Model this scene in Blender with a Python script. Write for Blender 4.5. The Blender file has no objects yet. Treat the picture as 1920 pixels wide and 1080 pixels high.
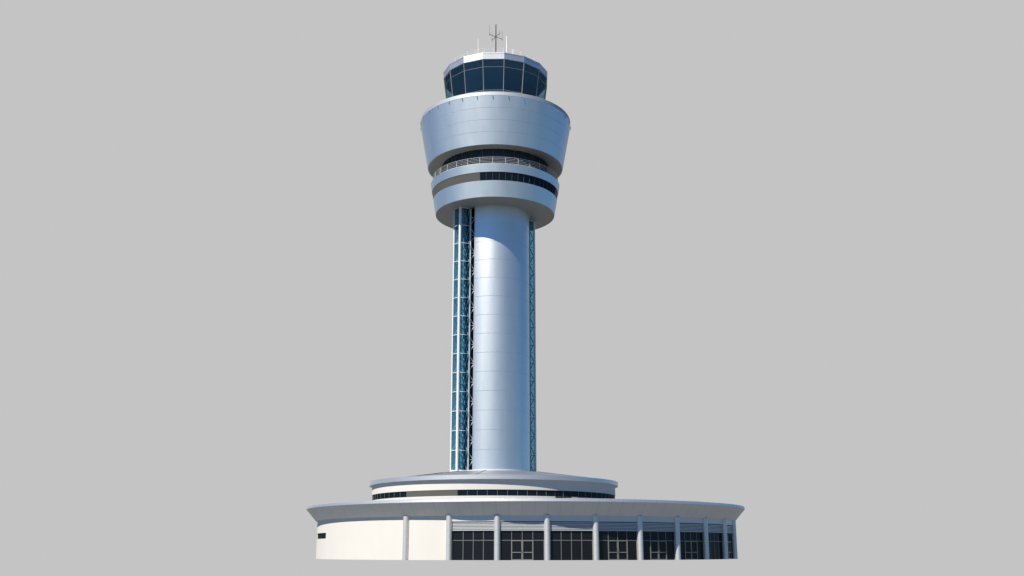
import bpy, math, random
from math import sin, cos, radians as R, pi, sqrt
random.seed(4)
scene = bpy.context.scene
COL = scene.collection

# ------------------------------------------------------------------ measures
TX, TY = -2.447, 0.0            # tower axis
BX, BY = 1.80, 3.87             # centre of the round hall
EXPO = .34
SUN_AZ, SUN_EL = -39.0, 50.6    # left of the camera, height

# ------------------------------------------------------------------ materials
def new_mat(name):
    m = bpy.data.materials.new(name); m.use_nodes = True
    nt = m.node_tree
    for n in list(nt.nodes): nt.nodes.remove(n)
    out = nt.nodes.new('ShaderNodeOutputMaterial')
    return m, nt, out

def principled(name, col, rough=.5, metal=0., spec=.5, var=.0, rvar=0., scale=(1, 1, 1), emis=None, bump=0., aniso=0., edge=None):
    m, nt, out = new_mat(name)
    b = nt.nodes.new('ShaderNodeBsdfPrincipled')
    nt.links.new(b.outputs[0], out.inputs[0])
    b.inputs['Base Color'].default_value = (*col, 1)
    b.inputs['Roughness'].default_value = rough
    b.inputs['Metallic'].default_value = metal
    b.inputs['Specular IOR Level'].default_value = spec
    if edge: b.inputs['Specular Tint'].default_value = (*edge, 1)
    if aniso:
        tg = nt.nodes.new('ShaderNodeTangent'); tg.direction_type = 'RADIAL'; tg.axis = 'Z'
        nt.links.new(tg.outputs[0], b.inputs['Tangent'])
        b.inputs['Anisotropic'].default_value = aniso; b.inputs['Anisotropic Rotation'].default_value = .25
    if emis:
        b.inputs['Emission Color'].default_value = (*emis, 1); b.inputs['Emission Strength'].default_value = 1
    if var or rvar or bump:
        tc = nt.nodes.new('ShaderNodeTexCoord'); mp = nt.nodes.new('ShaderNodeMapping')
        mp.inputs['Scale'].default_value = scale
        nz = nt.nodes.new('ShaderNodeTexNoise'); nz.inputs['Scale'].default_value = 1.0
        nz.inputs['Detail'].default_value = 6; nz.inputs['Roughness'].default_value = .6
        nt.links.new(tc.outputs['Object'], mp.inputs[0]); nt.links.new(mp.outputs[0], nz.inputs['Vector'])
        if var:
            mr = nt.nodes.new('ShaderNodeMapRange')
            mr.inputs['From Min'].default_value = .3; mr.inputs['From Max'].default_value = .7
            mr.inputs['To Min'].default_value = 1 - var; mr.inputs['To Max'].default_value = 1 + var * .4
            nt.links.new(nz.outputs['Fac'], mr.inputs[0])
            mx = nt.nodes.new('ShaderNodeVectorMath'); mx.operation = 'SCALE'
            mx.inputs[0].default_value = col
            nt.links.new(mr.outputs[0], mx.inputs['Scale'])
            nt.links.new(mx.outputs[0], b.inputs['Base Color'])
        if rvar:
            mr = nt.nodes.new('ShaderNodeMapRange')
            mr.inputs['From Min'].default_value = .3; mr.inputs['From Max'].default_value = .7
            mr.inputs['To Min'].default_value = rough - rvar; mr.inputs['To Max'].default_value = rough + rvar
            nt.links.new(nz.outputs['Fac'], mr.inputs[0]); nt.links.new(mr.outputs[0], b.inputs['Roughness'])
        if bump:
            bp = nt.nodes.new('ShaderNodeBump'); bp.inputs['Strength'].default_value = bump
            bp.inputs['Distance'].default_value = .02
            nt.links.new(nz.outputs['Fac'], bp.inputs['Height']); nt.links.new(bp.outputs[0], b.inputs['Normal'])
    return m

def tinted_glass(name, tint, f0=.05, rough=.02, graz=.4, gcol=(.75, .88, 1)):
    m, nt, out = new_mat(name)
    tr = nt.nodes.new('ShaderNodeBsdfTransparent'); tr.inputs[0].default_value = (*tint, 1)
    gl = nt.nodes.new('ShaderNodeBsdfGlossy'); gl.inputs['Roughness'].default_value = rough
    gl.inputs[0].default_value = (*gcol, 1)
    lw = nt.nodes.new('ShaderNodeLayerWeight'); lw.inputs[0].default_value = .5
    fr = nt.nodes.new('ShaderNodeMath'); fr.operation = 'POWER'; fr.inputs[1].default_value = 5
    nt.links.new(lw.outputs['Facing'], fr.inputs[0])
    sc = nt.nodes.new('ShaderNodeMath'); sc.operation = 'MULTIPLY'; sc.inputs[1].default_value = graz
    nt.links.new(fr.outputs[0], sc.inputs[0]); fr = sc
    ad = nt.nodes.new('ShaderNodeMath'); ad.operation = 'ADD'; ad.inputs[1].default_value = f0; ad.use_clamp = True
    mx = nt.nodes.new('ShaderNodeMixShader')
    nt.links.new(fr.outputs[0], ad.inputs[0]); nt.links.new(ad.outputs[0], mx.inputs[0])
    nt.links.new(tr.outputs[0], mx.inputs[1]); nt.links.new(gl.outputs[0], mx.inputs[2])
    nt.links.new(mx.outputs[0], out.inputs[0])
    return m

def dark_glass(name, col, f0=.04, graz=.15, rough=.06, gcol=(.85, .93, 1)):
    m, nt, out = new_mat(name)
    df = nt.nodes.new('ShaderNodeBsdfDiffuse'); df.inputs[0].default_value = (*col, 1)
    gl = nt.nodes.new('ShaderNodeBsdfGlossy'); gl.inputs['Roughness'].default_value = rough; gl.inputs[0].default_value = (*gcol, 1)
    lw = nt.nodes.new('ShaderNodeLayerWeight'); lw.inputs[0].default_value = .5
    pw = nt.nodes.new('ShaderNodeMath'); pw.operation = 'POWER'; pw.inputs[1].default_value = 5
    ma = nt.nodes.new('ShaderNodeMath'); ma.operation = 'MULTIPLY_ADD'; ma.inputs[1].default_value = graz; ma.inputs[2].default_value = f0
    mx = nt.nodes.new('ShaderNodeMixShader')
    nt.links.new(lw.outputs['Facing'], pw.inputs[0]); nt.links.new(pw.outputs[0], ma.inputs[0]); nt.links.new(ma.outputs[0], mx.inputs[0])
    nt.links.new(df.outputs[0], mx.inputs[1]); nt.links.new(gl.outputs[0], mx.inputs[2]); nt.links.new(mx.outputs[0], out.inputs[0])
    return m

M = {}
M['clad'] = principled('aluminium_cladding', (.81, .835, .825), .45, .94, .5, edge=(.42, .55, .72), var=.04, rvar=.02, scale=(.6, .6, .09))
M['clad_bright'] = principled('polished_fascia', (.78, .775, .77), .45, .90, .5, edge=(.55, .66, .8), var=.03, rvar=.02, scale=(.6, .6, .3))
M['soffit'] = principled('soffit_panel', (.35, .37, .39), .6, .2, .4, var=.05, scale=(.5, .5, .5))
M['canopy_soffit'] = principled('canopy_soffit_panel', (.83, .795, .75), .6, .05, .3, var=.05, scale=(.5, .5, .5))
M['crown'] = principled('crown_cladding', (.52, .56, .61), .68, .8, .5, var=.04, scale=(.6, .6, .6))
M['column'] = principled('column_cladding', (.72, .71, .70), .50, .6, .5, var=.04, scale=(2, 2, .3))
M['cream'] = principled('cream_render', (.70, .682, .652), .85, 0, .2, var=.03, scale=(.5, .5, .25), bump=.1)
M['grey_panel'] = principled('grey_infill_panel', (.10, .10, .095), .6, 0, .3, var=.05, scale=(.4, .4, .4))
M['white'] = principled('white_paint', (.80, .81, .82), .4, 0, .5)
M['tube_white'] = principled('white_tube_steel', (.82, .83, .84), .35, .1, .5)
M['brace'] = principled('brace_steel', (.8, .84, .86), .4, .0, .5)
M['frame'] = principled('grey_window_frame', (.27, .262, .25), .45, .3, .5)
M['frame_dim'] = principled('dark_window_frame', (.10, .10, .10), .5, .2, .4)
M['glass_dark'] = dark_glass('dark_facade_glass', (.010, .010, .013), .015, .10, gcol=(1, .92, .95))
M['glass_band'] = dark_glass('dark_ribbon_glass', (.006, .010, .014), .015, .04, .1)
M['slot'] = dark_glass('slot_dark_glass', (.016, .027, .038), .02, .03, .3)
M['glass_obs'] = dark_glass('observation_glass', (.010, .022, .036), .05, .1, .18)
M['dark'] = principled('interior_dark', (.16, .18, .19), .7, 0, .3)
M['dark_gap'] = principled('louvre_backing', (.035, .038, .042), .7)
M['guide'] = principled('galvanised_guide', (.62, .70, .62), .5)
M['rail'] = principled('railing_paint', (.6, .61, .62), .4)
M['mast'] = principled('mast_steel', (.045, .045, .05), .5, .4)
M['dipole'] = principled('dipole_steel', (.16, .2, .27), .4, .5)
M['whip'] = principled('fibreglass_white', (.82, .84, .86), .4)
M['red'] = principled('red_lamp_glass', (.35, .03, .03), .3)
M['roof'] = principled('roof_membrane', (.19, .22, .27), .55, .4, .4, var=.08, scale=(.3, .3, .3))
M['flat_roof'] = principled('flat_roof_felt', (.13, .13, .135), .9, 0, .2, var=.1)
M['surround'] = principled('surround_panel', (.66, .67, .68), .5, .25, .4, var=.05)
M['louvre'] = principled('louvre_slat', (.60, .62, .64), .45, .2)
M['glass_cab'] = tinted_glass('cab_glass', (.38, .56, .62), .09, graz=.03, gcol=(.8, .93, .95))
M['glass_tube'] = tinted_glass('lift_tube_glass', (.35, .58, .69), .03, graz=.25)

def radial_joints(m, count, a0, width=.008, dark=1.6):
    nt = m.node_tree; b = next(n for n in nt.nodes if n.type == 'BSDF_PRINCIPLED')
    tc = nt.nodes.new('ShaderNodeTexCoord'); sx = nt.nodes.new('ShaderNodeSeparateXYZ')
    nt.links.new(tc.outputs['Object'], sx.inputs[0])
    def mt(op, x, y=None):
        n = nt.nodes.new('ShaderNodeMath'); n.operation = op
        for i, q in enumerate((x, y)):
            if q is None: continue
            if isinstance(q, (int, float)): n.inputs[i].default_value = q
            else: nt.links.new(q, n.inputs[i])
        return n.outputs[0]
    ang = mt('ARCTAN2', sx.outputs['X'], mt('MULTIPLY', sx.outputs['Y'], -1.0))
    t = mt('ADD', mt('MULTIPLY', ang, count / (2 * pi)), 1000 - a0 * count / 360)
    d = mt('ABSOLUTE', mt('SUBTRACT', mt('FRACT', mt('ADD', t, .5)), .5))
    k = mt('LESS_THAN', d, width)
    mix = nt.nodes.new('ShaderNodeMix'); mix.data_type = 'RGBA'
    nt.links.new(k, mix.inputs[0])
    src = b.inputs['Base Color'].links[0].from_socket
    nt.links.new(src, mix.inputs[6]); mix.inputs[7].default_value = (dark * .3, dark * .3, dark * .3, 1)
    nt.links.new(mix.outputs[2], b.inputs['Base Color'])
    return m
M['fascia'] = principled('drum_fascia', (.78, .78, .78), .50, .85, .5, var=.03, scale=(.6, .6, .3))
M['fascia_joint'] = radial_joints(principled('canopy_fascia', (.74, .76, .78), .52, .88, .5, var=.03, scale=(.6, .6, .3)), 128, -18.25)
radial_joints(M['canopy_soffit'], 128, -18.25)

# ------------------------------------------------------------------ mesh helper
class MB:
    def __init__(s): s.v = []; s.f = []
    def add(s, vs, fs):
        o = len(s.v); s.v += vs; s.f += [tuple(i + o for i in f) for f in fs]
    def lathe(s, prof, a0=0, a1=360, n=192, c=(0, 0), closed=False, caps=False):
        """prof: list of (r,z); angle 0 faces the camera (-Y), grows to the right (+X)"""
        full = abs(a1 - a0 - 360) < 1e-6
        cols = n if full else n + 1
        vs = []
        for i in range(cols):
            a = R(a0 + (a1 - a0) * i / n)
            for r, z in prof: vs.append((c[0] + r * sin(a), c[1] - r * cos(a), z))
        m = len(prof); fs = []
        mm = m if closed else m - 1
        for i in range(n):
            j = (i + 1) % cols
            for k in range(mm):
                l = (k + 1) % m
                fs.append((i * m + k, j * m + k, j * m + l, i * m + l))
        if caps and not full:
            fs.append(tuple(range(m))); fs.append(tuple(range((cols - 1) * m + m - 1, (cols - 1) * m - 1, -1)))
        s.add(vs, fs)
    def obox(s, p, ax, ay, az, hx, hy, hz):
        vs = []
        for i in (-1, 1):
            for j in (-1, 1):
                for k in (-1, 1):
                    vs.append(tuple(p[q] + ax[q] * hx * i + ay[q] * hy * j + az[q] * hz * k for q in range(3)))
        s.add(vs, [(0, 1, 3, 2), (4, 6, 7, 5), (0, 4, 5, 1), (2, 3, 7, 6), (0, 2, 6, 4), (1, 5, 7, 3)])
    def tube(s, p, q, r, n=8, r2=None):
        if r2 is None: r2 = r
        d = [q[i] - p[i] for i in range(3)]; L = sqrt(sum(x * x for x in d)); d = [x / L for x in d]
        u = (0, 0, 1) if abs(d[2]) < .9 else (1, 0, 0)
        a = [d[1] * u[2] - d[2] * u[1], d[2] * u[0] - d[0] * u[2], d[0] * u[1] - d[1] * u[0]]
        l = sqrt(sum(x * x for x in a)); a = [x / l for x in a]
        b = [d[1] * a[2] - d[2] * a[1], d[2] * a[0] - d[0] * a[2], d[0] * a[1] - d[1] * a[0]]
        vs = []
        for P, rr in ((p, r), (q, r2)):
            for k in range(n):
                t = 2 * pi * k / n
                vs.append(tuple(P[i] + rr * (cos(t) * a[i] + sin(t) * b[i]) for i in range(3)))
        fs = [(k, (k + 1) % n, n + (k + 1) % n, n + k) for k in range(n)]
        fs += [tuple(range(n - 1, -1, -1)), tuple(range(n, 2 * n))]
        s.add(vs, fs)
    def ring_tube(s, R_, z, r, a0=0, a1=360, n=160, c=(0, 0), m=6):
        prof = [(R_ + r * cos(2 * pi * k / m), z + r * sin(2 * pi * k / m)) for k in range(m)]
        s.lathe(prof, a0, a1, n, c, closed=True, caps=True)
    def build(s, name, mat, parent=None, smooth=30):
        me = bpy.data.meshes.new(name)
        ox = (0, 0, 0)
        if parent is not None:
            ox = world_of(parent)
        me.from_pydata([(v[0] - ox[0], v[1] - ox[1], v[2] - ox[2]) for v in s.v], [], s.f)
        me.update()
        import bmesh
        bm = bmesh.new(); bm.from_mesh(me); bmesh.ops.recalc_face_normals(bm, faces=bm.faces); bm.to_mesh(me); bm.free()
        me.materials.append(mat)
        if smooth:
            me.polygons.foreach_set('use_smooth', [True] * len(me.polygons))
            me.set_sharp_from_angle(angle=R(smooth))
        o = bpy.data.objects.new(name, me); COL.objects.link(o)
        if parent is not None: o.parent = parent
        return o

def world_of(o):
    x = [0, 0, 0]
    while o is not None:
        x = [x[i] + o.location[i] for i in range(3)]; o = o.parent
    return x

def thing(name, label, cat, loc, group=None):
    o = bpy.data.objects.new(name, None); COL.objects.link(o); o.location = loc
    o.empty_display_size = .5
    o['label'] = label; o['category'] = cat
    if group: o['group'] = group
    return o

def P(r, a, z, c=(TX, TY)):
    return (c[0] + r * sin(R(a)), c[1] - r * cos(R(a)), z)

def notched(pts, cuts, w=.03, d=.05):
    """straight profile between two points (r,z) with small seam grooves at the heights in cuts"""
    (r0, z0), (r1, z1) = pts
    out = [(r0, z0)]
    up = z1 > z0
    for z in sorted(cuts, reverse=not up):
        rr = r0 + (r1 - r0) * (z - z0) / (z1 - z0); e = w if up else -w
        out += [(rr, z - e), (rr - d, z - e), (rr - d, z + e), (rr, z + e)]
    out.append((r1, z1)); return out

T = (TX, TY)
# ================================================================== CONTROL TOWER
tower = thing('control_tower', 'tall round silver airport control tower with flared pods and dark glass cab', 'control tower', (TX, TY, 0))

# ---- shaft -------------------------------------------------------
SEAMS = [11.33 + 2.612 * k for k in range(14)]
UA = -57.9                                    # angle of the left glass tube
u = (sin(R(UA)), -cos(R(UA))); v = (-u[1], u[0])
if v[0] < 0: v = (-v[0], -v[1])
SH = 24.0
ZT, ZB = 47.93, 10.3
mb = MB()
prof = notched([(4.903, ZB), (4.903, ZT)], SEAMS[:], .022, .03)
for a0 in (UA + SH, UA + 180 + SH):
    mb.lathe(prof, a0, a0 + 180 - 2 * SH, 120, T)
shaft = mb.build('shaft', M['clad'], tower)
# dark glazed slots behind the glass lift tubes
def up(s_, l_, z, sg=1): return (TX + sg * (u[0] * s_ + v[0] * l_), TY + sg * (u[1] * s_ + v[1] * l_), z)
LAT = 4.903 * sin(R(SH)); SU = 4.903 * cos(R(SH)); SB = 3.45
for sg in (1, -1):
    mb = MB()
    pts = [(SU, LAT), (SB, LAT), (SB, -LAT), (SU, -LAT)]
    vs = [up(a, b, z, sg) for z in (ZB, ZT) for a, b in pts]
    mb.add(vs, [(0, 1, 5, 4), (1, 2, 6, 5), (2, 3, 7, 6)])
    mb.build('slot_glazing', M['slot'], shaft, 0)
    mb = MB()
    for l_ in (-1, 1):
        mb.tube(up(SU, l_ * LAT, ZB, sg), up(SU, l_ * LAT, ZT, sg), .07, 8)
    mb.build('slot_edge_trim', M['clad_bright'], shaft)
mb = MB(); mb.lathe([(4.89, 11.0), (4.98, 11.0), (4.98, 11.35), (4.89, 11.35)], 0, 360, 160, T)
mb.build('base_flashing', M['white'], shaft)

# ---- glass lift tubes --------------------------------------------
TD, TR = 5.38, 1.12
for sg, lab in ((1, 'glass lift tube on the sunlit left side of the shaft'), (-1, 'glass tube half hidden behind the shaded right side')):
    cx, cy = up(TD, 0, 0, sg)[:2]
    ua = math.degrees(math.atan2(sg * u[0], -sg * u[1]))        # outward direction in my angle convention
    zb, zt = 10.75, 47.90
    mb = MB(); mb.lathe([(TR, zb), (TR, zt)], 0, 360, 64, (cx, cy))
    glass = mb.build('lift_tube', M['glass_tube'], tower); glass['label'] = lab
    cols = [ua + 45 + 90 * k for k in range(4)]
    for a in cols:
        mb = MB(); rr = .195 if a == cols[0] else .135
        mb.tube(P(TR + .06, a, zb, (cx, cy)), P(TR + .06, a, zt, (cx, cy)), rr, 20)
        mb.build('column', M['tube_white'], glass)
    mb = MB()
    lev = [zt - .05] + [s - .01 for s in SEAMS]
    for z in lev:
        mb = MB(); mb.lathe([(TR - .06, z - .036), (TR + .04, z - .036), (TR + .04, z + .036), (TR - .06, z + .036)], 0, 360, 64, (cx, cy), closed=True)
        mb.build('ring_beam', M['tube_white'], glass)
    mb = MB(); mb.lathe([(TR - .12, 11.0), (TR + .16, 11.0), (TR + .16, 11.30), (TR - .12, 11.30)], 0, 360, 64, (cx, cy), closed=True)
    mb.build('foot_ring', M['tube_white'], glass)
    # X bracing on the two inner chords and half height hoops
    mb = MB()
    lv = sorted(s - .01 for s in SEAMS) + [zt - .05]
    for i in range(len(lv) - 1):
        z0, z1 = lv[i] + .08, lv[i + 1] - .08
        for a, b in ((cols[1], cols[2]), (cols[2], cols[3])) if True else ():
            mb.tube(P(TR - .12, a, z0, (cx, cy)), P(TR - .12, b, z1, (cx, cy)), .065, 6)
            mb.tube(P(TR - .12, b, z0, (cx, cy)), P(TR - .12, a, z1, (cx, cy)), .065, 6)
            zm = (z0 + z1) / 2
            mb.tube(P(TR - .12, a, zm, (cx, cy)), P(TR - .12, b, zm, (cx, cy)), .035, 6)
        zm = (z0 + z1) / 2
        mb.tube(P(.55, cols[0], z0, (cx, cy)), P(.55, cols[1], zm, (cx, cy)), .04, 6)
        mb.tube(P(.55, cols[1], zm, (cx, cy)), P(.55, cols[0], z1, (cx, cy)), .04, 6)
        mb.tube(P(.55, cols[3], z0, (cx, cy)), P(.55, cols[0], zm, (cx, cy)), .04, 6)
    mb.build('cross_bracing', M['brace'], glass)
    mb = MB()
    for a in cols:
        mb.tube(P(.5, a + 20, zb, (cx, cy)), P(.5, a + 20, zt, (cx, cy)), .055, 8)
    mb.build('guide_rail', M['brace'], glass)
    mb = MB()
    mb.obox(((cx + .12), cy + .1, (zb + zt) / 2), (1, 0, 0), (0, 1, 0), (0, 0, 1), .11, .06, (zt - zb) / 2)
    mb.build('counterweight_guide', M['guide'], glass, 0)
    # K trusses tying the tube back into the slot
    for l_ in (-1, 1):
        mb = MB(); off = TR / sqrt(2) * l_; s0 = TD - TR / sqrt(2); s1 = SB + .28
        mb.tube(up(s1, off, ZB + .6, sg), up(s1, off, ZT, sg), .05, 6)
        for s in SEAMS:
            zh = s + 1.43
            if zh > ZT - .1: continue
            mb.tube(up(s0, off, zh, sg), up(s1, off, zh, sg), .062, 6)
            zv = zh - 1.306
            mb.tube(up(s0, off, zv - .09, sg), up(s1, off, max(zh - 2.612, 11.2), sg), .055, 6)
            mb.tube(up(s0, off, zv + .09, sg), up(s1, off, zh, sg), .055, 6)
        mb.build('side_truss', M['tube_white'], glass)

# ---- lower pod -----------------------------------------------------
def rl(z): return 8.59 + (z - 47.95) * (9.36 - 8.59) / (52.38 - 47.95)     # outer cone
mb = MB()
mb.lathe([(4.2, 48.02), (8.47, 47.87), (rl(47.85), 47.87), (rl(50.1), 50.1), (rl(50.1) - .06, 50.1), (rl(50.1) - .06, 50.0), (8.3, 50.0)], 0, 360, 256, T)
lower = mb.build('lower_pod', M['clad'], tower)
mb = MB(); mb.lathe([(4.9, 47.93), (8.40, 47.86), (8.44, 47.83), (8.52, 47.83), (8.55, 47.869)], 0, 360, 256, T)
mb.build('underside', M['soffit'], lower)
# balcony fascia ring
mb = MB()
mb.lathe([(rl(51.27) - .06, 51.37), (rl(51.27) - .06, 51.27), (rl(51.27), 51.27), (9.36, 52.38), (9.31, 52.44), (9.05, 52.44), (9.05, 52.1), (7.6, 52.1)], 0, 360, 256, T)
mb.build('balcony_fascia', M['clad'], tower)
# ribbon window and grey infill between them
A0, A1, ST = -12.4, 72.8, 5.625
mb = MB(); rb = rl(50.7) - .13
mb.lathe([(rl(50.0) - .03, 50.02), (rl(51.3) - .03, 51.35)], A1, A0 + 360, 200, T)
mb.build('infill_panel', M['grey_panel'], tower)['label'] = 'plain grey band panel left of the ribbon window'
mb = MB(); mb.lathe([(rl(50.0) - .06, 50.02), (rl(51.3) - .06, 51.35)], A0, A1, 96, T)
rw = mb.build('ribbon_window', M['glass_band'], tower)
a = A0
while a < A1 + .1:
    mb = MB()
    p0 = P(rl(50.1) - .05, a, 50.1); p1 = P(rl(51.27) - .05, a, 51.27)
    mb.tube(p0, p1, .03, 4); a += ST
    mb.build('mullion', M['frame_dim'], rw)
# balcony railing
mb = MB(); OFF = -1.3
zr0, zr1 = 52.44, 53.42
for k in range(32):
    a = OFF + 11.25 * k
    mb.tube(P(9.17, a, zr0 - .15), P(9.12, a, zr1 + .02), .028, 8)
for i in range(5):
    z = zr1 - .215 * i
    mb.ring_tube(9.13, z, .019 if i else .026, 0, 360, 160, T)
mb.build('balcony_railing', M['rail'], tower)

# ---- observation level glazing between the pods --------------------
mb = MB(); mb.lathe([(7.62, 52.1), (7.78, 55.2)], 0, 360, 128, T)
og = mb.build('observation_glazing', M['glass_obs'], tower)
for k in range(32):
    a = OFF + 11.25 * k
    mb = MB(); mb.tube(P(7.64, a, 52.1), P(7.80, a, 55.2), .035, 4)
    mb.build('mullion', M['frame_dim'], og)
mb = MB(); mb.ring_tube(7.66, 52.6, .05, 0, 360, 128, T, 4)
mb.build('transom', M['frame_dim'], og)

# ---- upper pod -----------------------------------------------------
mb = MB()
cl = notched([(9.86, 55.0), (11.07, 61.70)], [56.774, 58.419, 60.067], .022, .03)
mb.lathe([(9.74, 55.0)] + cl + [(11.03, 61.72), (11.03, 61.76)], 0, 360, 256, T)
upper = mb.build('upper_pod', M['clad'], tower)
mb = MB()
mb.lathe([(11.03, 61.76), (11.06, 61.76), (11.05, 62.27), (10.98, 62.33), (10.6, 62.36), (10.5, 62.1), (6.7, 62.1)], 0, 360, 256, T)
mb.build('crown_ring', M['crown'], upper)
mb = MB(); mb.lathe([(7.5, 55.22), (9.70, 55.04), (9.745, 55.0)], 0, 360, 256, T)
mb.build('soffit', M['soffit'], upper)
# gutter brackets round the crown
for k in range(32):
    a = OFF + .25 + 11.25 * k
    t = (cos(R(a)), sin(R(a)), 0); n_ = (sin(R(a)), -cos(R(a)), 0)
    mb = MB()
    mb.obox(P(11.12, a, 61.66), t, n_, (0, 0, 1), .035, .05, .03)
    mb.tube(P(11.15, a, 61.68), P(11.08, a, 61.28), .038, 6)
    mb.build('gutter_bracket', M['frame'], tower)

# ---- cab -----------------------------------------------------------
CO = OFF - .1 + 11.25                          # first corner angle, 16 sides
def ngon(r, z): return [P(r, CO + 22.5 * k, z) for k in range(16)]
def band(mb, r0, z0, r1, z1):
    vs = ngon(r0, z0) + ngon(r1, z1)
    mb.add(vs, [(k, (k + 1) % 16, 16 + (k + 1) % 16, 16 + k) for k in range(16)])
mb = MB()
band(mb, 7.82, 68.94, 7.86, 69.76); band(mb, 7.86, 69.76, 7.86, 69.76); band(mb, 7.86, 69.76, 7.86, 69.79)
band(mb, 7.55, 68.94, 7.86, 68.94)
cabroof = mb.build('cab_roof', M['clad_bright'], tower, 12)
mb = MB()
band(mb, 7.89, 69.79, 7.89, 69.92); band(mb, 7.89, 69.92, 7.6, 69.94); band(mb, 7.86, 69.79, 7.89, 69.79)
mb.add(ngon(7.6, 69.90), [tuple(range(16))]); band(mb, 7.6, 69.90, 7.6, 69.94)
mb.build('coping', M['clad_bright'], cabroof, 12)
mb = MB(); mb.add(ngon(7.56, 68.88), [tuple(range(16))])
mb.build('ceiling', M['dark'], cabroof, 0)
mb = MB(); mb.add(ngon(7.1, 62.35), [tuple(range(16))]); band(mb, 5.4, 62.36, 5.4, 63.5); band(mb, 5.4, 63.5, 6.6, 63.6); band(mb, 6.6, 63.6, 6.8, 62.36)
mb.build('cab_console', M['dark'], tower, 20)
GB, GT = (6.90, 62.11), (7.77, 68.94)
def gr(z): return GB[0] + (GT[0] - GB[0]) * (z - GB[1]) / (GT[1] - GB[1])
for k in range(16):
    a, b = CO + 22.5 * k, CO + 22.5 * (k + 1)
    mb = MB(); mb.add([P(GB[0], a, GB[1]), P(GB[0], b, GB[1]), P(GT[0], b, GT[1]), P(GT[0], a, GT[1])], [(0, 1, 2, 3)])
    w = mb.build('cab_window', M['glass_cab'], tower, 0)
    mb = MB()
    mb.tube(P(GB[0] + .03, a, GB[1]), P(GT[0] + .03, a, GT[1] - .02), .058, 8)
    for z, rr in ((67.80, .032), (64.40, .038), (68.90, .04)):
        mb.tube(P(gr(z) + .02, a, z), P(gr(z) + .02, b, z), rr, 6)
    mb.build('frame', M['frame'], w)
# roof railing
mb = MB()
for k in range(32):
    a = CO + 11.25 * k; rr = 7.0 * (1 if k % 2 == 0 else cos(R(11.25)))
    mb.tube(P(rr, a, 69.9), P(rr, a, 71.08), .02, 6)
for k in range(16):
    a, b = CO + 22.5 * k, CO + 22.5 * (k + 1)
    for z in (70.42, 70.73, 71.06): mb.tube(P(7, a, z), P(7, b, z), .016, 6)
mb.build('roof_railing', M['white'], tower)

# ================================================================== ANTENNAS ON THE CAB ROOF
ms = thing('antenna_mast', 'dark central antenna mast with crossed arms and four vertical dipoles on cab roof', 'antenna', (TX, TY, 69.91))
mb = MB(); mb.tube((TX, TY, 69.91), (TX, TY, 78.45), .095, 12, .075); mb.tube((TX, TY, 69.91), (TX, TY, 69.95), .25, 12)
for z in (72.2, 73.4, 74.6): mb.tube((TX, TY, z), (TX, TY, z + .06), .12, 12)
mb.build('pole', M['mast'], ms)
mb = MB(); mb.tube((TX, TY, 78.45), (TX, TY, 78.70), .085, 12, .06); mb.build('warning_light', M['red'], ms)
for dx, dy in ((.95, .78), (-.6, 1.04)):
    mb = MB(); mb.tube((TX - dx, TY - dy, 76.57), (TX + dx, TY + dy, 76.57), .038, 6); mb.build('crossarm', M['mast'], ms)
    for sg in (-1, 1):
        h_ = .55 if (dx < 0 and sg < 0) else 1.5
        x, y = TX + sg * dx, TY + sg * dy
        mb = MB(); mb.tube((x, y, 76.3), (x, y, 76.85), .04, 6); mb.tube((x, y, 76.85), (x, y, 76.57 + h_), .025, 6)
        mb.build('dipole', M['dipole'], ms)
for dx, zt, r_, lab in ((-2.52, 74.1, .052, 'white whip antenna standing left of the central mast on cab roof'),
                        (1.66, 74.5, .078, 'thickest white whip antenna just right of the central mast'),
                        (2.62, 72.35, .06, 'short white stub antenna at the right end of the cab roof group')):
    w = thing('whip_antenna', lab, 'antenna', (TX + dx, TY - 4, 69.91), 'white whip antennas on the cab roof')
    mb = MB(); mb.tube((TX + dx, TY - 4, 69.91), (TX + dx, TY - 4, 70.1), r_ * 1.5, 10); mb.build('mount', M['frame'], w)
    mb = MB(); mb.tube((TX + dx, TY - 4, 70.1), (TX + dx, TY - 4, zt), r_, 10, r_ * .85); mb.build('rod', M['whip'], w)

# ================================================================== ROUND HALL AT THE FOOT
hall = thing('entrance_hall', 'wide round two tier hall with cream walls and flared grey canopy around the tower foot', 'building', (BX, BY, 0))
B = (BX, BY)
RW = 28.13
C0 = -29.5; CS = 11.25
colang = [C0 + CS * k for k in range(10)]
ZS = 4.84
# cream outer wall, with the opening of the small window left in it
mb = MB()
a_l, a_r = -83 + 360, -63.3 + 360
aL0, aL1 = colang[9], colang[1] + 360
mb.lathe([(RW, 0), (RW, ZS + .02)], aL0, a_l, 200, B)
mb.lathe([(RW, 0), (RW, 2.50)], a_l, a_r, 16, B); mb.lathe([(RW, 3.20), (RW, ZS + .02)], a_l, a_r, 16, B)
mb.lathe([(RW, 0), (RW, ZS + .02)], a_r, aL1, 60, B)
mb.lathe([(RW, 2.50), (RW - .2, 2.50)], a_l, a_r, 16, B); mb.lathe([(RW, 3.20), (RW - .2, 3.20)], a_l, a_r, 16, B)
for a in (a_l, a_r): mb.add([P(RW, a, 2.50, B), P(RW - .2, a, 2.50, B), P(RW - .2, a, 3.20, B), P(RW, a, 3.20, B)], [(0, 1, 2, 3)])
for a in (colang[9], colang[1]): mb.add([P(RW, a, 0, B), P(RW - .75, a, 0, B), P(RW - .75, a, ZS, B), P(RW, a, ZS, B)], [(0, 1, 2, 3)])
wall = mb.build('wall', M['cream'], hall)
mb = MB(); mb.lathe([(RW - .16, 2.50), (RW - .16, 3.20)], a_l, a_r, 16, B)
sw = mb.build('small_window', M['glass_band'], hall); sw['label'] = 'short strip window at the far left of the cream wall'
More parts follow.
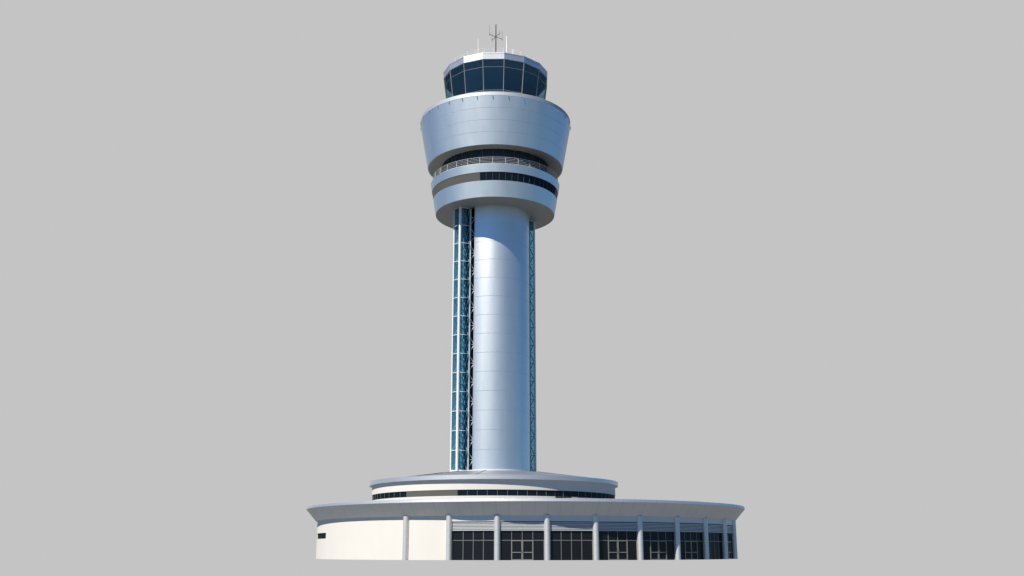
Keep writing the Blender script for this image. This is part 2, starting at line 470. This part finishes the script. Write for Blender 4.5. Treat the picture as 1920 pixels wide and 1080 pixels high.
for i in range(5):
    mb = MB(); mb.tube(P(RW - .14, a_l + (a_r - a_l) * i / 4, 2.50, B), P(RW - .14, a_l + (a_r - a_l) * i / 4, 3.20, B), .014, 4)
    mb.build('mullion', M['dark_gap'], sw)

# canopy
PS = 360 / 128
mb = MB()
mb.lathe([(28.12, ZS - .02), (28.36, ZS - .02), (28.38, ZS + .0), (29.60, 6.26)], 0, 360, 256, B)
canopy = mb.build('canopy', M['canopy_soffit'], hall); canopy['label'] = 'flared grey canopy soffit under a pale lip'
mb = MB()
mb.lathe([(29.60, 6.26), (29.64, 6.27), (29.66, 6.30), (29.62, 6.60), (29.55, 6.64), (29.3, 6.64)], 0, 360, 256, B)
mb.build('fascia', M['fascia_joint'], canopy)
mb = MB(); mb.lathe([(29.35, 6.63), (15.0, 6.70)], 0, 360, 128, B); mb.build('roof', M['flat_roof'], canopy)
# columns
for k in range(10):
    mb = MB(); c = P(28.22, colang[k], 0, B)[:2]
    mb.lathe(notched([(.345, 0), (.345, ZS)], [1.63, 3.18], .015, .02), 0, 360, 32, c)
    mb.build('column', M['column'], hall)

# glazed bays
NF = 27.90
def bay(k):
    ac = (colang[k] + colang[k + 1]) / 2
    t = (cos(R(ac)), sin(R(ac)), 0); n_ = (sin(R(ac)), -cos(R(ac)), 0); zz = (0, 0, 1)
    def L(x, n, z): return (BX + n_[0] * n + t[0] * x, BY + n_[1] * n + t[1] * x, z)
    hw = 28.22 * sin(R(CS / 2)) - .10
    # header above the louvres
    mb = MB(); mb.obox(L(0, NF + .12, 4.52), t, n_, zz, hw, .12, .335)
    for s_ in (-1, 1): mb.obox(L(s_ * (hw - .12), NF + .16, 2.09), t, n_, zz, .10, .16, 2.09)
    mb.build('bay_surround', M['surround'], hall, 0)
    lw = hw - .23
    # louvre grille
    mb = MB(); mb.obox(L(0, NF + .01, 3.68), t, n_, zz, lw + .005, .01, .5)
    lv = mb.build('louvre_grille', M['dark_gap'], hall, 0)
    mb = MB()
    for i in range(6):
        z = 3.27 + i * .158
        c_, s_ = cos(R(35)), sin(R(35))
        ny = tuple(n_[q] * c_ - zz[q] * s_ for q in range(3)); nz = tuple(n_[q] * s_ + zz[q] * c_ for q in range(3))
        mb.obox(L(0, NF + .12, z), t, ny, nz, lw, .06, .010)
        mb.obox(L(0, NF + .165, z - .045), t, n_, zz, lw, .008, .038)
    mb.build('slat', M['louvre'], lv, 0)
    # glass wall
    mb = MB(); mb.obox(L(0, NF, 1.58), t, n_, zz, lw + .003, .012, 1.58)
    g = mb.build('window', M['glass_dark'], hall, 0)
    mb = MB(); q = 1.165
    door = k in (2, 4, 5, 6, 8)
    for x in (-q, 0, q):
        zlo = 2.16 if (door) else 0.0
        mb.obox(L(x, NF + .03, (3.16 + zlo) / 2), t, n_, zz, .027, .03, (3.16 - zlo) / 2)
    for x0, x1 in ((-lw, -q - .036), (-q + .036, -.036), (.036, q - .036), (q + .036, lw)):
        mb.obox(L((x0 + x1) / 2, NF + .025, 2.13), t, n_, zz, (x1 - x0) / 2, .025, .028)
    for x in (-lw + .03, lw - .03): mb.obox(L(x, NF + .022, 1.05), t, n_, zz, .03, .022, 1.04)
    mb.build('frame', M['frame'], g, 0)
    if door:
        mb = MB()
        for s_ in (-1, 1):
            mb.obox(L(s_ * q, NF + .055, 1.07), t, n_, zz, .055, .035, 1.07)
            mb.obox(L(s_ * .055, NF + .055, 1.07), t, n_, zz, .045, .035, 1.07)
            for z, hh in ((2.10, .05), (.84, .045), (.05, .05)):
                x0, x1 = .10, q - .055
                mb.obox(L(s_ * (x0 + x1) / 2, NF + .052, z), t, n_, zz, (x1 - x0) / 2, .032, hh)
        d = mb.build('double_door', M['frame'], hall, 0)
        mb = MB()
        for s_ in (-1, 1):
            mb.tube(L(s_ * .10, NF + .16, .86), L(s_ * .10, NF + .16, 1.14), .02, 6)
            for z in (.88, 1.12): mb.tube(L(s_ * .10, NF + .08, z), L(s_ * .10, NF + .16, z), .014, 6)
        mb.build('handle', M['frame_dim'], d)
for k in range(1, 9): bay(k)

# upper drum
WR = 16.32
SP = 4.27; M0 = -1.75
g0, g1 = -40.4, M0 - 3 * SP               # grey infill
b0, b1 = M0 + 7 * SP, M0 + 9 * SP               # panes that drop lower
ZW0, ZW1, ZD = 7.39, 8.11, 7.14
mb = MB()
mb.lathe([(WR, ZW1), (WR, 9.34)], 0, 360, 252, T)
mb.lathe([(WR, 6.6), (WR, ZW0), (WR - .12, ZW0)], b1, b0 + 360, 240, T)
mb.lathe([(WR, 6.6), (WR, ZD), (WR - .12, ZD)], b0, b1, 8, T)
mb.lathe([(WR, ZW1), (WR - .12, ZW1)], 0, 360, 252, T)
mb.build('drum_wall', M['cream'], hall)
mb = MB(); mb.lathe([(WR - .04, ZW0), (WR - .04, ZW1)], g0, g1, 24, T)
ip = mb.build('infill_panel', M['grey_panel'], hall)
ip['label'] = 'warm grey blank panel between the drum windows'
def ribbon(a0, n, name='ribbon_window', SP=SP):
    mb = MB(); a1 = a0 + n * SP
    mb.lathe([(WR - .10, ZD if name == 'casement_window' else ZW0), (WR - .10, ZW1)], a0, a1, n * 4, T)
    w = mb.build(name, M['glass_band'], hall)
    lo = ZD if name == 'casement_window' else ZW0
    for i in range(n + 1):
        mb = MB(); mb.tube(P(WR - .085, a0 + i * SP, lo), P(WR - .085, a0 + i * SP, ZW1), .024, 4)
        mb.build('mullion', M['frame'], w)
    mb = MB(); mb.ring_tube(WR - .085, ZW1 - .02, .02, a0, a1, n * 4, T, 4); mb.build('head_rail', M['frame_dim'], w)
    mb = MB()
    if name == 'casement_window':
        mb.ring_tube(WR - .08, ZW0 - .06, .035, a0, a1, 8, T, 4); mb.ring_tube(WR - .08, ZD + .02, .02, a0, a1, 8, T, 4)
        mb.build('sill_rail', M['frame_dim'], w)
ribbon(g1, 10); ribbon(b0, 2, 'casement_window'); ribbon(g0 - 11 * SP, 11)
ribbon(b1, 55, SP=(360 + g0 - 11 * SP - b1) / 55)
# drum roof
mb = MB()
mb.lathe([(WR - .01, 9.33), (16.70, 9.32), (16.70, 9.84), (16.2, 9.86)], 0, 360, 252, T)
dr = mb.build('drum_roof', M['fascia'], hall)
mb = MB(); K = 12; a_off = -7.2
outer = [P(16.25 / cos(R(15)) * .985, a_off + 30 * k, 9.80) for k in range(K)]; inner = [P(7.3, a_off + 30 * k, 11.08) for k in range(K)]
mb.add(outer + inner, [(k, (k + 1) % K, K + (k + 1) % K, K + k) for k in range(K)] + [tuple(range(K, 2 * K))])
mb.build('roof_facets', M['roof'], dr, 5)
mb = MB()
for k in range(K):
    a = a_off + 30 * k
    if k == 1: continue
    mb.tube(P(7.32, a, 11.085), P(16.3, a, 9.82), .045, 6)
mb.build('ridge_strip', M['dark_gap'], dr)
mb = MB(); mb.lathe([(16.1, 9.6), (16.1, 9.84), (16.3, 9.84)], 0, 360, 252, T); mb.build('gutter', M['roof'], dr)

# ================================================================== BACKDROP AND LIGHT
m, nt, out = new_mat('flat_grey_sky')
em = nt.nodes.new('ShaderNodeEmission'); em.inputs[0].default_value = (.552, .552, .552, 1); em.inputs[1].default_value = 2 ** -EXPO
nt.links.new(em.outputs[0], out.inputs[0])
SKY_EM = em
mb = MB(); mb.lathe([(430, -40), (430, 275)], 180 - 30.5, 180 + 30.5, 48, (0, -140))
sky = mb.build('sky', m); sky['kind'] = 'structure'

w = bpy.data.worlds.new('World'); scene.world = w; w.use_nodes = True
nt = w.node_tree
for n in list(nt.nodes): nt.nodes.remove(n)
out = nt.nodes.new('ShaderNodeOutputWorld')
st = nt.nodes.new('ShaderNodeTexSky'); st.sky_type = 'NISHITA'; st.sun_disc = False
st.sun_elevation = R(SUN_EL); st.sun_rotation = R(180 - SUN_AZ)
st.air_density = 1.0; st.dust_density = 0; st.ozone_density = 3.0; st.altitude = 3500
bg = nt.nodes.new('ShaderNodeBackground'); bg.inputs[1].default_value = .060
tint = nt.nodes.new('ShaderNodeVectorMath'); tint.operation = 'MULTIPLY'; tint.inputs[1].default_value = (.52, .89, 1.22)
nt.links.new(st.outputs[0], tint.inputs[0]); nt.links.new(tint.outputs[0], bg.inputs[0])
gd = nt.nodes.new('ShaderNodeBackground'); gd.inputs[0].default_value = (.165, .157, .145, 1); gd.inputs[1].default_value = 1
tc = nt.nodes.new('ShaderNodeTexCoord'); sx = nt.nodes.new('ShaderNodeSeparateXYZ')
mr = nt.nodes.new('ShaderNodeMapRange'); mr.inputs['From Min'].default_value = -.22; mr.inputs['From Max'].default_value = -.01
mx = nt.nodes.new('ShaderNodeMixShader')
nt.links.new(tc.outputs['Generated'], sx.inputs[0]); nt.links.new(sx.outputs['Z'], mr.inputs[0])
nt.links.new(mr.outputs[0], mx.inputs[0]); nt.links.new(gd.outputs[0], mx.inputs[1]); nt.links.new(bg.outputs[0], mx.inputs[2])
nt.links.new(mx.outputs[0], out.inputs[0])

from mathutils import Vector
sd = bpy.data.lights.new('sun', 'SUN'); sd.energy = 5.0; sd.angle = R(.5); sd.color = (1, .925, .79)
so = bpy.data.objects.new('sun', sd); COL.objects.link(so)
e = R(SUN_EL); a = R(SUN_AZ)
dirv = Vector((sin(a) * cos(e), -cos(a) * cos(e), sin(e)))
so.rotation_euler = dirv.to_track_quat('Z', 'Y').to_euler()
so.location = (-80, -120, 120)

cd = bpy.data.cameras.new('camera'); cam = bpy.data.objects.new('camera', cd); COL.objects.link(cam)
cam.location = (0, -140, .991); cam.rotation_euler = (R(90 + 14.492), 0, 0)
cd.sensor_width = 36; cd.lens = 1907.6 * 36 / 1920; cd.clip_end = 3000; cd.clip_start = .5
scene.camera = cam
vs = scene.view_settings
vs.view_transform = 'Standard'; vs.look = 'None'; vs.exposure = EXPO; vs.gamma = 1; vs.use_curve_mapping = False
